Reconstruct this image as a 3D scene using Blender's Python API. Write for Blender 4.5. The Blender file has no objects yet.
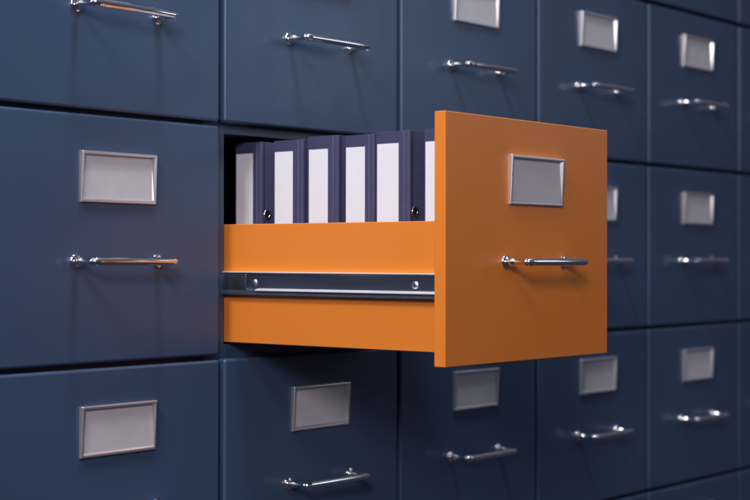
import bpy, bmesh, math, random
from mathutils import Vector, Matrix
random.seed(7)
scene = bpy.context.scene
COL = scene.collection

# ------------------------------------------------------------------ sizes (metres)
W, H = 0.4156, 0.34          # pitch of the columns and rows of drawers
GX, GZ = 0.0050, 0.0032      # half gaps round a drawer front
TH = 0.018                   # thickness of a drawer front
OUT = 0.4013                 # how far the orange drawer is pulled out

# ------------------------------------------------------------------ materials
def mat(name, base, rough=0.4, metal=0.0, coat=0.0, noise=0.0, noise_scale=6.0, bump=0.0, bump_scale=300.0,
        rough_var=0.0, spec=0.5, stretch=None):
    m = bpy.data.materials.new(name); m.use_nodes = True
    nt = m.node_tree; b = nt.nodes['Principled BSDF']
    b.inputs['Base Color'].default_value = (*base, 1)
    b.inputs['Roughness'].default_value = rough
    b.inputs['Metallic'].default_value = metal
    b.inputs['Coat Weight'].default_value = coat
    b.inputs['Coat Roughness'].default_value = 0.12
    b.inputs['Specular IOR Level'].default_value = spec
    tc = nt.nodes.new('ShaderNodeTexCoord')
    gm = nt.nodes.new('ShaderNodeNewGeometry')
    src = gm.outputs['Position']
    if stretch:
        mp = nt.nodes.new('ShaderNodeMapping'); mp.inputs['Scale'].default_value = stretch
        nt.links.new(tc.outputs['Object'], mp.inputs['Vector']); src = mp.outputs['Vector']
    if noise > 0:
        n = nt.nodes.new('ShaderNodeTexNoise'); n.inputs['Scale'].default_value = noise_scale
        n.inputs['Detail'].default_value = 5
        nt.links.new(src, n.inputs['Vector'])
        r = nt.nodes.new('ShaderNodeValToRGB')
        r.color_ramp.elements[0].position = .3; r.color_ramp.elements[1].position = .7
        r.color_ramp.elements[0].color = (*[c * (1 - noise) for c in base], 1)
        r.color_ramp.elements[1].color = (*[min(1, c * (1 + noise)) for c in base], 1)
        nt.links.new(n.outputs['Fac'], r.inputs['Fac'])
        nt.links.new(r.outputs['Color'], b.inputs['Base Color'])
    if rough_var > 0:
        n2 = nt.nodes.new('ShaderNodeTexNoise'); n2.inputs['Scale'].default_value = 14
        n2.inputs['Detail'].default_value = 6
        nt.links.new(src, n2.inputs['Vector'])
        mr = nt.nodes.new('ShaderNodeMapRange')
        mr.inputs['From Min'].default_value = .3; mr.inputs['From Max'].default_value = .7
        mr.inputs['To Min'].default_value = rough - rough_var; mr.inputs['To Max'].default_value = rough + rough_var
        nt.links.new(n2.outputs['Fac'], mr.inputs['Value'])
        nt.links.new(mr.outputs['Result'], b.inputs['Roughness'])
    if bump > 0:
        n3 = nt.nodes.new('ShaderNodeTexNoise'); n3.inputs['Scale'].default_value = bump_scale
        n3.inputs['Detail'].default_value = 2
        nt.links.new(src, n3.inputs['Vector'])
        bp = nt.nodes.new('ShaderNodeBump'); bp.inputs['Strength'].default_value = bump
        bp.inputs['Distance'].default_value = 0.001
        nt.links.new(n3.outputs['Fac'], bp.inputs['Height'])
        nt.links.new(bp.outputs['Normal'], b.inputs['Normal'])
    return m

M = dict(
    blue=mat('blue_paint', (.0415, .0735, .1440), .35, noise=.05, noise_scale=3, bump=.05, bump_scale=260, rough_var=.035),
    orange=mat('orange_paint', (.78, .226, .030), .38, noise=.03, noise_scale=4, bump=.06, bump_scale=260, rough_var=.05),
    chrome=mat('polished_chrome', (.86, .86, .89), .10, metal=1, rough_var=.03),
    nickel=mat('satin_nickel', (.78, .75, .79), .31, metal=.85, rough_var=.05, bump=.04, bump_scale=500),
    card=mat('grey_card', (.585, .565, .615), .42, noise=.04, noise_scale=40, bump=.05, bump_scale=900, coat=.25),
    steel=mat('blued_steel', (.24, .27, .35), .24, metal=.9, rough_var=.06, noise=.10, noise_scale=20),
    lip=mat('highlight_steel_lip', (.82, .80, .85), .42, metal=.5, rough_var=.05),  # pale colour stands in for the highlight along the rail's lips
    screw=mat('screw_steel', (.82, .80, .80), .32, metal=1),
    binder=mat('binder_cloth', (.058, .057, .130), .48, noise=.07, noise_scale=60, bump=.25, bump_scale=900),
    hollow=mat('hollow_shade', (.012, .011, .018), .6),  # near-black, paints the shade inside finger holes and screw slots
    paper=mat('label_paper', (.77, .77, .86), .6, noise=.015, noise_scale=30, bump=.05, bump_scale=700),
    block=mat('paper_block', (.16, .15, .18), .8),
)

# ------------------------------------------------------------------ helpers
def link(name, bm, m, parent=None, bevel=0, seg=3, smooth=None):
    me = bpy.data.meshes.new(name)
    bmesh.ops.recalc_face_normals(bm, faces=bm.faces)
    bm.to_mesh(me); bm.free()
    o = bpy.data.objects.new(name, me); COL.objects.link(o)
    me.materials.append(m)
    if bevel or smooth:
        for p in me.polygons: p.use_smooth = True
    if bevel:
        b = o.modifiers.new('bevel', 'BEVEL'); b.width = bevel; b.segments = seg
        b.limit_method = 'ANGLE'; b.angle_limit = math.radians(40); b.harden_normals = True
    if smooth:
        try: me.set_sharp_from_angle(angle=math.radians(smooth))
        except Exception: pass
    o.parent = parent
    return o

def box(bm, a, b):
    x0, y0, z0 = a; x1, y1, z1 = b
    v = [bm.verts.new(p) for p in ((x0,y0,z0),(x1,y0,z0),(x1,y1,z0),(x0,y1,z0),(x0,y0,z1),(x1,y0,z1),(x1,y1,z1),(x0,y1,z1))]
    for f in ((0,3,2,1),(4,5,6,7),(0,1,5,4),(1,2,6,5),(2,3,7,6),(3,0,4,7)):
        bm.faces.new([v[i] for i in f])

def boxes(*bs):
    bm = bmesh.new()
    for a, b in bs: box(bm, a, b)
    return bm

def tube(bm, pts, rad, n=20, cap=True):
    """rings swept along pts (list of Vector) with radius per point"""
    pts = [Vector(p) for p in pts]; rings = []
    for i, p in enumerate(pts):
        d = (pts[min(i+1, len(pts)-1)] - pts[max(i-1, 0)]).normalized()
        a = d.cross(Vector((0, 0, 1)))
        if a.length < .01: a = d.cross(Vector((1, 0, 0)))
        a.normalize(); b = a.cross(d).normalized()
        rings.append([bm.verts.new(p + (a*math.cos(t) + b*math.sin(t)) * rad[i])
                      for t in (2*math.pi*k/n for k in range(n))])
    for r, s in zip(rings, rings[1:]):
        for k in range(n): bm.faces.new((r[k], r[(k+1) % n], s[(k+1) % n], s[k]))
    if cap:
        bm.faces.new(rings[0][::-1]); bm.faces.new(rings[-1])

def thing(name, label, cat, loc, group=None):
    o = bpy.data.objects.new(name, None); COL.objects.link(o)
    o.empty_display_size = .05; o.location = loc
    o['label'] = label; o['category'] = cat
    if group: o['group'] = group
    return o

def copy_tree(src, parent=None, loc=None):
    c = src.copy(); COL.objects.link(c); c.parent = parent
    if loc is not None: c.location = loc
    for ch in list(src.children): copy_tree(ch, c)
    return c

# ------------------------------------------------------------------ drawer pieces
# local frame of a drawer: origin at the lower left corner line of its pitch cell (x = 0), middle height z = 0, face at y = 0
def front_panel(parent, m, bev):
    return link('front_panel', boxes(((GX, 0, -H/2+GZ), (W-GX, TH, H/2-GZ))), m, parent, bevel=bev, seg=4)

HX1, HX2, HZ, HS = .1425, .2880, -.0300, .0365
def handle(parent):
    bm = bmesh.new()
    # grip: round bar, slightly bowed outward and thicker in the middle, with domed ends
    P, R = [], []
    x0, x1 = HX1 - .0030, HX2 + .0028
    N = 22
    for i in range(N+1):
        t = i / N
        x = x0 + (x1 - x0) * (0.5 - 0.5*math.cos(math.pi*t))
        e = min(x - x0, x1 - x)
        r = .0049 + .0007*math.sin(math.pi*t)
        if x < x0 + .0150: r += .0011*max(0, 1 - abs(x - x0 - .0060)/.0080)   # knuckle where the bar meets its post
        if e < .0042: r = .0052*math.sqrt(max(.02, 1 - ((.0042 - e)/.0042)**2)) * .88
        P.append((x, -HS - .0022*math.sin(math.pi*t), HZ)); R.append(r)
    tube(bm, P, R, 24)
    for x in (HX1, HX2 - .001):
        # post: slim, waisted, flaring into the bar
        ys = [-.002, -.0055, -.0075, -.0100, -.0125, -.0150, -.018, -.023, -.028, -.0315, -.0350]
        rs = [.0046, .0046, .0057, .0062, .0058, .0046, .0038, .0035, .0037, .0044, .0052]
        tube(bm, [(x, y, HZ) for y in ys], rs, 18)
    h = link('handle', bm, M['chrome'], parent, smooth=50)
    for x in (HX1, HX2 - .001):
        bm = bmesh.new()
        ys = [0.0005, -.0016, -.0026, -.0032, -.0036]
        rs = [.0098, .0098, .0090, .0062, .0045]
        tube(bm, [(x, y, HZ) for y in ys], rs, 28)
        link('rosette', bm, M['chrome'], h, smooth=40)
    return h

LX0, LX1, LZ0, LZ1 = .1490, .2825, .0490, .1175
def label_holder(parent, cardmat):
    bm = bmesh.new()
    # picture-frame section: (inset, height); the frame stands a little prouder at its top
    prof = [(0, -.0005), (0, .0044), (.0009, .0053), (.0034, .0053), (.0041, .0047), (.0066, .0012)]
    rings = []
    for ins, h in prof:
        ring = []
        top = min(ins, .0048)        # the upper member overhangs the card instead of sloping down to it
        for (x, z) in ((LX0+ins, LZ0+ins), (LX1-ins, LZ0+ins), (LX1-ins, LZ1-top), (LX0+ins, LZ1-top)):
            k = 1.35 if z > (LZ0+LZ1)/2 else .80
            ring.append(bm.verts.new((x, -h*k if h > .0015 else -h, z)))
        rings.append(ring)
    for r, s in zip(rings, rings[1:]):
        for k in range(4): bm.faces.new((r[k], r[(k+1) % 4], s[(k+1) % 4], s[k]))
    f = link('label_holder', bm, M['nickel'], parent)
    # round the outer corners lightly
    b = f.modifiers.new('bevel', 'BEVEL'); b.width = .0005; b.segments = 2; b.limit_method = 'ANGLE'
    link('card', boxes(((LX0+.0060, -.0018, LZ0+.0060), (LX1-.0060, -.0004, LZ1-.0046))), cardmat, f)
    return f

def closed_drawer():
    r = thing('drawer', '', 'drawer', (0, 0, 0), 'closed blue drawers of the filing cabinet wall')
    front_panel(r, M['blue'], .0046)
    handle(r); label_holder(r, M['card'])
    return r

LAB = {
 (2,0): 'closed blue drawer in the top row, leftmost column',
 (2,1): 'closed blue drawer in the top row, two above the open orange drawer',
 (2,2): 'closed blue drawer in the top row, one column right of the open orange drawer',
 (2,3): 'closed blue drawer in the top row, two columns right of the open orange drawer',
 (2,4): 'closed blue drawer in the top row, three columns right of the orange one',
 (2,5): 'closed blue drawer at the very top right corner, a sliver of its bottom showing',
 (1,0): 'closed blue drawer at upper left, above the one left of the orange drawer',
 (1,1): 'closed blue drawer directly above the open orange drawer and its binders',
 (1,2): 'closed blue drawer behind the top left corner of the orange front, handle just above it',
 (1,3): 'closed blue drawer behind the top right corner of the orange front, one row up',
 (1,4): 'closed blurred blue drawer, one row above and three columns right of the orange one',
 (1,5): 'narrow sliver of blue drawer at the right edge, one row above the orange drawer',
 (0,0): 'closed blue drawer immediately left of the open orange drawer, its whole front showing',
 (0,2): 'closed blue drawer next right of the open one, hidden behind the orange front',
 (0,3): 'closed blue drawer peeking past the right edge of the orange front, handle half hidden',
 (0,4): 'closed blue drawer level with the orange one, nearest right whose whole handle shows',
 (0,5): 'narrow sliver of blue drawer at the right edge, level with the orange drawer',
 (-1,0): 'closed blue drawer at lower left, below the one left of the orange drawer',
 (-1,1): 'closed blue drawer directly below the open orange drawer, shaded by it from the upper left',
 (-1,2): 'dark shaded blue drawer below the lower left corner of the orange front',
 (-1,3): 'closed blue drawer below the lower right corner of the orange front',
 (-1,4): 'closed blurred blue drawer at lower right, one row below and three columns right of orange',
 (-1,5): 'narrow sliver of blue drawer at the right edge, one row below the orange drawer',
 (-2,0): 'closed blue drawer in the bottom row, leftmost column',
 (-2,1): 'closed blue drawer in the bottom row, two below the open orange drawer',
 (-2,2): 'closed blue drawer in the bottom row, one column right of the open orange drawer',
 (-2,3): 'closed blue drawer in the bottom row, two columns right of the orange one',
 (-2,4): 'closed blue drawer in the bottom row, three columns right of the orange one',
 (-2,5): 'closed blue drawer at the very bottom right corner, a sliver of its top showing',
}
proto = closed_drawer(); used = False
for (r, c), lab in LAB.items():
    loc = ((c-1)*W, 0, r*H)
    if not used: d = proto; d.location = loc; used = True
    else: d = copy_tree(proto, None, loc)
    d['label'] = lab
    # fronts never sit perfectly alike
    d.location.y += random.uniform(-.0007, .0007)
    d.rotation_euler = (math.radians(random.uniform(-.08, .08)), math.radians(random.uniform(-.06, .06)), 0)

# ------------------------------------------------------------------ the open orange drawer
SX = .0280                       # outer face of the drawer box's left side
ZB, ZT = -.1496, .0244
od = thing('open_drawer', 'bright orange drawer pulled far out of the cabinet, holding a row of ring binders', 'drawer', (0, -OUT, 0))
front_panel(od, M['orange'], .0012)
handle(od); label_holder(od, M['card'])
YB = OUT + .078                  # back end of the box in drawer coordinates
sp = link('side_panel', boxes(((SX, TH-.003, ZB), (SX+.010, YB, ZT))), M['orange'], od, bevel=.0010, seg=2)
link('side_panel', boxes(((W-SX-.010, TH-.003, ZB), (W-SX, YB, ZT))), M['orange'], od, bevel=.0010, seg=2)
link('back_panel', boxes(((SX+.0105, YB-.010, ZB+.004), (W-SX-.0105, YB, ZT))), M['orange'], od, bevel=.0010, seg=2)
link('drawer_bottom', boxes(((SX+.0103, TH, ZB+.003), (W-SX-.0103, YB-.0105, ZB+.011))), M['orange'], od)

def rail(x_side, sgn, name_screws=True):
    """telescopic slide: a C section along the drawer's side. sgn -1 = left side of the drawer"""
    X = lambda d: x_side + sgn*d
    y0, y1 = TH + .0005, YB - .02
    def strip(poly, ya, yb):
        bm = bmesh.new()
        A = [bm.verts.new((X(d), ya, z)) for d, z in poly]; B = [bm.verts.new((X(d), yb, z)) for d, z in poly]
        n = len(poly)
        for k in range(n): bm.faces.new((A[k], A[(k+1) % n], B[(k+1) % n], B[k]))
        bm.faces.new(A[::-1]); bm.faces.new(B)
        return bm
    body = strip([(0, -.0465), (.0040, -.0468), (.0046, -.0482), (.0036, -.0500), (.0036, -.0690), (.0085, -.0735),
                  (.0108, -.0780), (.0100, -.0795), (0, -.0795)], y0, y1)
    r = link('slide_rail', body, M['steel'], od, bevel=.0004, seg=2)
    link('rail_lip', strip([(.0005, -.0450), (.0074, -.0454), (.0077, -.0462), (.0070, -.0468), (.0005, -.0464)], y0, y1-.03), M['lip'], r)
    link('rail_lip', strip([(.0034, -.0690), (.0095, -.0700), (.0122, -.0710), (.0126, -.0722), (.0118, -.0732), (.0034, -.0726)], y0, OUT-.050), M['lip'], r, bevel=.0004, seg=2)
    # end stop / ball cage that stays with the cabinet side
    link('ball_cage', strip([(.0037, -.0476), (.0070, -.0480), (.0076, -.0500), (.0076, -.0690), (.0068, -.0716), (.0037, -.0718)], OUT-.028, y1), M['steel'], r, bevel=.0006, seg=2)
    for yy in (OUT-.0420, OUT-.3370):
        bm = bmesh.new()
        tube(bm, [(X(d), yy, -.0609) for d in (.0034, .0044, .0054, .0060)], [.0056, .0052, .0038, .0016], 16)
        s = link('screw', bm, M['screw'], r, smooth=30)
        link('screw_slot', boxes(((min(X(.0056), X(.0063)), yy-.0006, -.0640), (max(X(.0056), X(.0063)), yy+.0006, -.0580))), M['hollow'], r)
rail(SX, -1)
rail(W-SX, 1)

# ------------------------------------------------------------------ ring binders (spines face the left side of the drawer)
def binder(y0, y1, ztop, label, first_x=.0850, lw=.0345, tilt=0.0, ltop=None, ring=True):
    """y0 = end nearer the drawer front, y1 = end nearer the cabinet (world y); spine in the plane x = first_x"""
    g = thing('ring_binder', label, 'binder', (first_x, (y0+y1)/2, ZB+.0112), 'dark purple binders in the orange drawer')
    w = y1 - y0; h = ztop - (ZB+.0112); w2 = w/2
    g.rotation_euler = (tilt, 0, 0)
    D = .285; t = .0026
    # outline of spine and two covers seen from above, with hinge creases, extruded upwards
    o = [(D, -w2), (.010, -w2), (.0085, -w2+.0007), (.0070, -w2), (.0022, -w2), (.0006, -w2+.0008), (0, -w2+.0025),
         (0, -w2+.0075), (.0009, -w2+.0085), (.0009, -w2+.0093), (0, -w2+.0103),
         (0, w2-.0045), (.0008, w2-.0012), (.0026, w2), (D, w2)]
    i = [(D, w2-t), (t+.002, w2-t), (t+.001, w2-t-.001), (t+.001, -w2+t+.001), (t+.002, -w2+t), (D, -w2+t)]
    pl = o + i
    bm = bmesh.new()
    lo = [bm.verts.new((x, y, 0)) for x, y in pl]; hi = [bm.verts.new((x, y, h)) for x, y in pl]
    n = len(pl)
    for k in range(n): bm.faces.new((lo[k], lo[(k+1) % n], hi[(k+1) % n], hi[k]))
    bm.faces.new(hi); bm.faces.new(lo[::-1])
    link('cover', bm, M['binder'], g, bevel=.0006, seg=2)
    # paper label on the spine
    lt = (ltop if ltop else ztop - .0168) - (ZB+.0112)
    ly1 = w2 - .0042; ly0 = ly1 - lw
    link('spine_label', boxes(((-.0006, ly0, lt-.165), (.0004, ly1, lt))), M['paper'], g, bevel=.0002, seg=1)
    # sheets inside
    link('paper_block', boxes(((.030, -w2+.0050, .004), (D-.012, w2-.0050, h-.018))), M['block'], g)
    if not ring: return g
    # metal eyelet with a finger hole in the cover facing the drawer front
    bm = bmesh.new()
    cx, cz, R, rr, N, K = .0130, .0398-(ZB+.0112), .0060, .0016, 28, 8
    vs = [[bm.verts.new((cx+(R+rr*math.cos(b))*math.cos(a), -w2-.0002-rr*.7*math.sin(b), cz+(R+rr*math.cos(b))*math.sin(a)))
           for b in (2*math.pi*k/K for k in range(K))] for a in (2*math.pi*j/N for j in range(N))]
    for j in range(N):
        for k in range(K):
            bm.faces.new((vs[j][k], vs[(j+1) % N][k], vs[(j+1) % N][(k+1) % K], vs[j][(k+1) % K]))
    e = link('eyelet', bm, M['chrome'], g, smooth=60)
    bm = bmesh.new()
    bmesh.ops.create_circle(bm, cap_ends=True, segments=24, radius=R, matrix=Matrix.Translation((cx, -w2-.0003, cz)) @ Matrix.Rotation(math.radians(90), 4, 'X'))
    link('finger_hole', bm, M['hollow'], e)  # flat disc, the hole's shade put into its colour
    return g
binder(.0025, .0590, .1495, 'dark purple binder deepest in the drawer, its spine label half shaded by the cabinet', ltop=.1327)
binder(-.0811, -.0209, .1491, 'dark purple binder second from the cabinet opening, standing apart from the deepest binder', lw=.036, ltop=.1325, ring=False)
binder(-.1490, -.0890, .1523, 'dark purple binder third from the cabinet opening, a narrow gap on both sides', lw=.0365, ltop=.1331, ring=False)
binder(-.2162, -.1602, .1504, 'dark purple binder touching its neighbour, fourth from the cabinet opening', lw=.0350, ltop=.1332, ring=False)
binder(-.2797, -.2178, .1526, 'dark purple binder with its side and metal eyelet showing, second from the orange front', lw=.0385, ltop=.1355)
binder(-.3635, -.3035, .1525, 'dark purple binder right behind the orange front, its label partly covered', lw=.0365, ltop=.1351)

# ------------------------------------------------------------------ cabinet carcass
cab = thing('filing_cabinet', 'dark blue steel cabinet framework whose rails and dividers surround every drawer', 'cabinet', (0, .02, -2.5*H))
def cpart(name, a, b, bev=.001):
    o3 = Vector(cab.location)
    return link(name, boxes((tuple(Vector(a)-o3), tuple(Vector(b)-o3))), M['blue'], cab, bevel=bev, seg=2)
ZLO, ZHI = -2.5*H, 2.5*H
YF, YBK = .0200, .56
for k in range(0, 5):
    cpart('divider', (k*W-.0232, YF, ZLO+.013), (k*W+.0232, YBK-.003, ZHI-.013))
cpart('side_panel', (-W-.03, -.001, ZLO-.10), (-W-.001, YBK, ZHI+.06))
cpart('side_panel', (5*W+.001, -.001, ZLO-.10), (5*W+.03, YBK, ZHI+.06))
for k in range(0, 6):
    z = ZLO + k*H
    for c in range(-1, 5):
        a = c*W + (.0234 if c > -1 else -.0008); b = (c+1)*W - (.0234 if c < 4 else -.0008)
        if c > -1: pass
        cpart('shelf', (a, YF+.0015, z-.0115), (b, YBK-.003, z+.0175), .0008)
cpart('top_panel', (-W-.0008, .000, ZHI+.012), (5*W+.0008, YBK, ZHI+.06))
cpart('plinth', (-W-.0008, .012, ZLO-.10), (5*W+.0008, YBK, ZLO-.013))
cpart('back_panel', (-W-.0008, YBK-.0028, ZLO-.012), (5*W+.0008, YBK, ZHI+.0115))

# ------------------------------------------------------------------ lights
def area(name, loc, aim, sx, sy, power, col):
    l = bpy.data.lights.new(name, 'AREA'); l.shape = 'RECTANGLE'; l.size = sx; l.size_y = sy
    l.energy = power; l.color = col
    o = bpy.data.objects.new(name, l); COL.objects.link(o); o.location = loc
    o.rotation_euler = (Vector(aim)-Vector(loc)).to_track_quat('-Z', 'Y').to_euler()
    return o
area('key_softbox', (-3.25, -2.45, 1.45), (.25, -.15, 0), .75, .75, 75, (1, .915, .95))
area('side_softbox', (-2.25, -.62, 2.25), (.1, -.2, 0), .70, .70, 62, (1, .985, .90))
area('glint_light', (-2.9, -2.3, .75), (.25, -.15, 0), .13, .13, 6, (1, .98, 1)).data.shape = 'DISK'  # added without a known source, for glints on chrome bends and frame edges
area('overhead_lamp', (-.20, -.36, 1.75), (.15, -.05, 0), .26, .26, 23, (.84, .93, 1))
area('sheen_fill', (2.6, -2.2, .80), (.3, 0, .15), .8, .8, 4.0, (.76, .88, 1))  # added fill, unseen; its mirrored glow gives the upper fronts their sheen

w = bpy.data.worlds.new('World'); scene.world = w; w.use_nodes = True
nt = w.node_tree; bg = nt.nodes['Background']
tc = nt.nodes.new('ShaderNodeTexCoord'); sx = nt.nodes.new('ShaderNodeSeparateXYZ')
nt.links.new(tc.outputs['Generated'], sx.inputs[0])
mr = nt.nodes.new('ShaderNodeMapRange'); mr.inputs['From Min'].default_value = -1; mr.inputs['From Max'].default_value = 1
nt.links.new(sx.outputs['Z'], mr.inputs['Value'])
rp = nt.nodes.new('ShaderNodeValToRGB')
e = rp.color_ramp.elements
e[0].position = 0; e[0].color = (.030, .028, .040, 1)
e[1].position = 1; e[1].color = (.62, .62, .70, 1)
x = e.new(.48); x.color = (.045, .045, .065, 1)
x = e.new(.86); x.color = (.15, .16, .20, 1)
x = e.new(.62); x.color = (.10, .10, .13, 1)
nt.links.new(mr.outputs['Result'], rp.inputs['Fac']); nt.links.new(rp.outputs['Color'], bg.inputs['Color'])
bg.inputs['Strength'].default_value = .85

# ------------------------------------------------------------------ camera
f, yaw, pitch, roll = 1550.58, .88423, .00478, .00147
c = Vector((-1.60695, -1.60469, -.02401))
s_, c_ = math.sin(yaw), math.cos(yaw)
fw = Vector((s_, c_, 0)); rt = Vector((c_, -s_, 0)); up = Vector((0, 0, 1))
fw2 = fw*math.cos(pitch) + up*math.sin(pitch); up2 = up*math.cos(pitch) - fw*math.sin(pitch)
rt3 = rt*math.cos(roll) + up2*math.sin(roll); up3 = up2*math.cos(roll) - rt*math.sin(roll)
cd = bpy.data.cameras.new('camera'); cam = bpy.data.objects.new('camera', cd); COL.objects.link(cam)
m = Matrix((rt3, up3, -fw2)).transposed().to_4x4(); m.translation = c
cam.matrix_world = m
cd.sensor_width = 36; cd.lens = f/750*36; cd.clip_end = 100; cd.clip_start = .05
cd.dof.use_dof = True; cd.dof.focus_distance = 2.16; cd.dof.aperture_fstop = 4.2; cd.dof.aperture_blades = 0
scene.camera = cam

scene.view_settings.view_transform = 'Standard'; scene.view_settings.look = 'None'
scene.view_settings.exposure = 0; scene.view_settings.gamma = 1
scene.render.engine = 'CYCLES'
